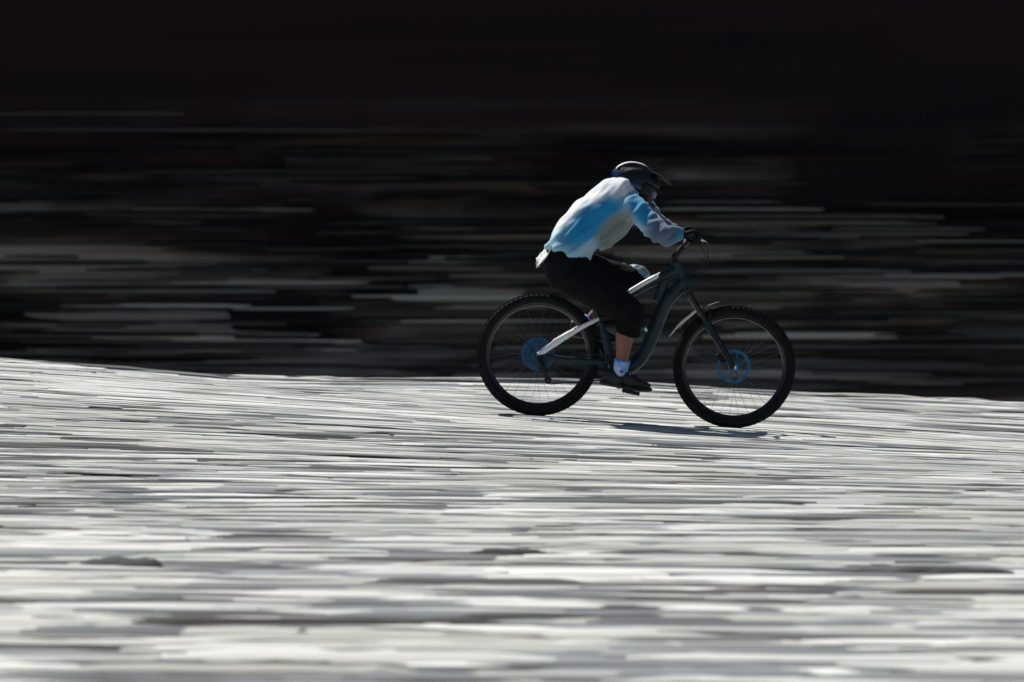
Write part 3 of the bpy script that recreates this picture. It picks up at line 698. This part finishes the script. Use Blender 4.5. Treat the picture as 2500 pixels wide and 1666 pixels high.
rp = MB(); rp.ell(AN+Vector((.008, -.0455, .012)), (.012, .004, .007), R(20), 12, 8); fixr(rp.build('sock_emblem', 'red', rider))

# gloves with five fingers closed on the grips
for wrr, s_ in ((WN, -1), (WF, 1)):
    gx, gz, gy = GP.x-.006, GP.z, wrr.y
    g_ = MB(); g_.loft([wrr+Vector((-.02, 0, -.004)), wrr+Vector((.015, 0, .0)), Vector((gx-.042, gy, gz+.016)), Vector((gx-.012, gy, gz+.03))], [(.034, .03), (.034, .026), (.043, .018), (.043, .013)], 18)
    for k, (ln, r_) in enumerate(((.98, .0098), (1.04, .0098), (1.0, .0095), (.86, .0085))):
        y_ = gy-s_*(.033-.0215*k)
        a = [(-.018, .03), (.008, .034), (.028, .018), (.03, -.006), (.014, -.026), (-.006, -.028)]
        g_.loft(spline([Vector((gx+x*ln, y_, gz+z_*ln)) for x, z_ in a], 3), lerps([r_, r_, r_*.95, r_*.93, r_*.9, r_*.75], 3), 12)
    yi = gy-s_*.045
    g_.loft(spline([Vector((gx-.045, gy-s_*.02, gz+.008)), Vector((gx-.035, yi, gz-.006)), Vector((gx-.014, yi-s_*.006, gz-.026)), Vector((gx+.016, yi-s_*.004, gz-.03))], 3), lerps([.016, .0125, .011, .0085], 3), 12)
    fixr(g_.organic('glove', 'black', rider, .0036, 3))
    cf = MB(); cf.loft([wrr+Vector((-.026, 0, -.004)), wrr+Vector((-.02, 0, -.003)), wrr+Vector((.002, 0, 0)), wrr+Vector((.006, 0, 0))], [(.037, .033), (.039, .034), (.038, .031), (.035, .028)], 20); fixr(cf.build('glove_cuff', 'whitep', rider))

# helmet: full face shell, chin guard, peak, goggles
UP = Matrix.Rotation(HT, 3, 'Y')@Vector((0, 0, 1))
he = MB(); he.ell(hl(-.012, 0, .022), (.15, .108, .118), HT, 28, 18)
o = he.organic('helmet', 'helmet', rider, .006, 2)
me = o.data
import bmesh
bm = bmesh.new(); bm.from_mesh(me)
inv = Matrix.Rotation(-HT, 3, 'Y')
rm = [v_ for v_ in bm.verts if (lambda q_: q_.z < -.035 or (q_.x > .06 and q_.z < .04))(inv@(v_.co-HC))]
bmesh.ops.delete(bm, geom=rm, context='VERTS')
for v_ in bm.verts:                                   # vents pressed in along the crown
    q_ = inv@(v_.co-HC)
    if q_.z > .05:
        vv = math.sin(q_.y*75)*max(0, math.sin((q_.x+.12)*28)); v_.co -= v_.normal*.006*max(0, vv)
bm.to_mesh(me); bm.free(); so2 = o.modifiers.new('t', 'SOLIDIFY'); so2.thickness = .012; helmet = fixr(o)
def fixh(o): o.parent = helmet; o.matrix_parent_inverse = Matrix.Identity(4); return o
cg = MB(); cg.loft(spline([hl(-.06, -.104, -.035), hl(.03, -.1, -.078), hl(.1, -.07, -.09), hl(.14, 0, -.092), hl(.1, .07, -.09), hl(.03, .1, -.078), hl(-.06, .104, -.035)], 5), lerps([(.03, .014), (.036, .016), (.036, .018), (.034, .018), (.036, .018), (.036, .016), (.03, .014)], 5), 14, side=UP)
fixh(cg.build('chin_guard', 'helmet'))if False else None
def part(mb, name, m_, par): o = mb.build(name, m_, par); return o
part(cg, 'chin_guard', 'helmet', helmet)
vz = MB(); vz.loft([hl(.06, 0, .118), hl(.115, 0, .112), hl(.165, 0, .1), hl(.19, 0, .092)], [(.085, .006), (.088, .009), (.08, .007), (.06, .004)], 16); part(vz, 'visor', 'helmet', helmet)
gf = MB(); gf.loft(spline([hl(.03, -.1, .0), hl(.085, -.078, -.002), hl(.118, 0, -.004), hl(.085, .078, -.002), hl(.03, .1, .0)], 5), [(.046, .014)]*21, 14, side=UP); part(gf, 'goggle_frame', 'dark', helmet)
gl = MB(); gl.loft(spline([hl(.06, -.094, .0), hl(.096, -.07, .0), hl(.128, 0, -.002), hl(.096, .07, .0), hl(.06, .094, .0)], 5), [(.03, .01)]*21, 14, side=UP); part(gl, 'goggle_lens', 'lens', helmet)
for yy in (-.03, .03):  # sun highlight on the back of the helmet, painted as white strips
    sw = MB(); kk = math.sqrt(1-(yy/.108)**2); sw.loft([hl(-.012+.152*kk*math.cos(R(a)), yy, .022+.12*kk*math.sin(R(a))) for a in range(168, 79, -8)], [(.002, .002)]+[(.016, .004)]*10+[(.002, .002)], 10); part(sw, 'helmet_glint', 'whitep', helmet)
gs_ = MB(); gs_.loft(spline([hl(.03, -.108, 0), hl(-.03, -.119, .004), hl(-.09, -.098, .012), hl(-.13, -.07, .02), hl(-.168, 0, .024), hl(-.13, .07, .02), hl(-.09, .098, .012), hl(-.03, .119, .004), hl(.03, .108, 0)], 4), [(.018, .003)]*33, 8, side=UP); part(gs_, 'goggle_strap', 'lens', helmet)
ha = MB(); ha.loft(spline([hl(-.09, 0, -.02), hl(-.125, 0, -.025), V(1498, 450), V(1478, 456)], 4), lerps([(.06, .03), (.05, .025), (.035, .015), (.01, .004)], 4), 16)
fixr(ha.organic('hair', 'hair', rider, .005, 2, lambda c, n: .004*noise.noise(Vector((c.x*20, c.y*120, c.z*40)))))
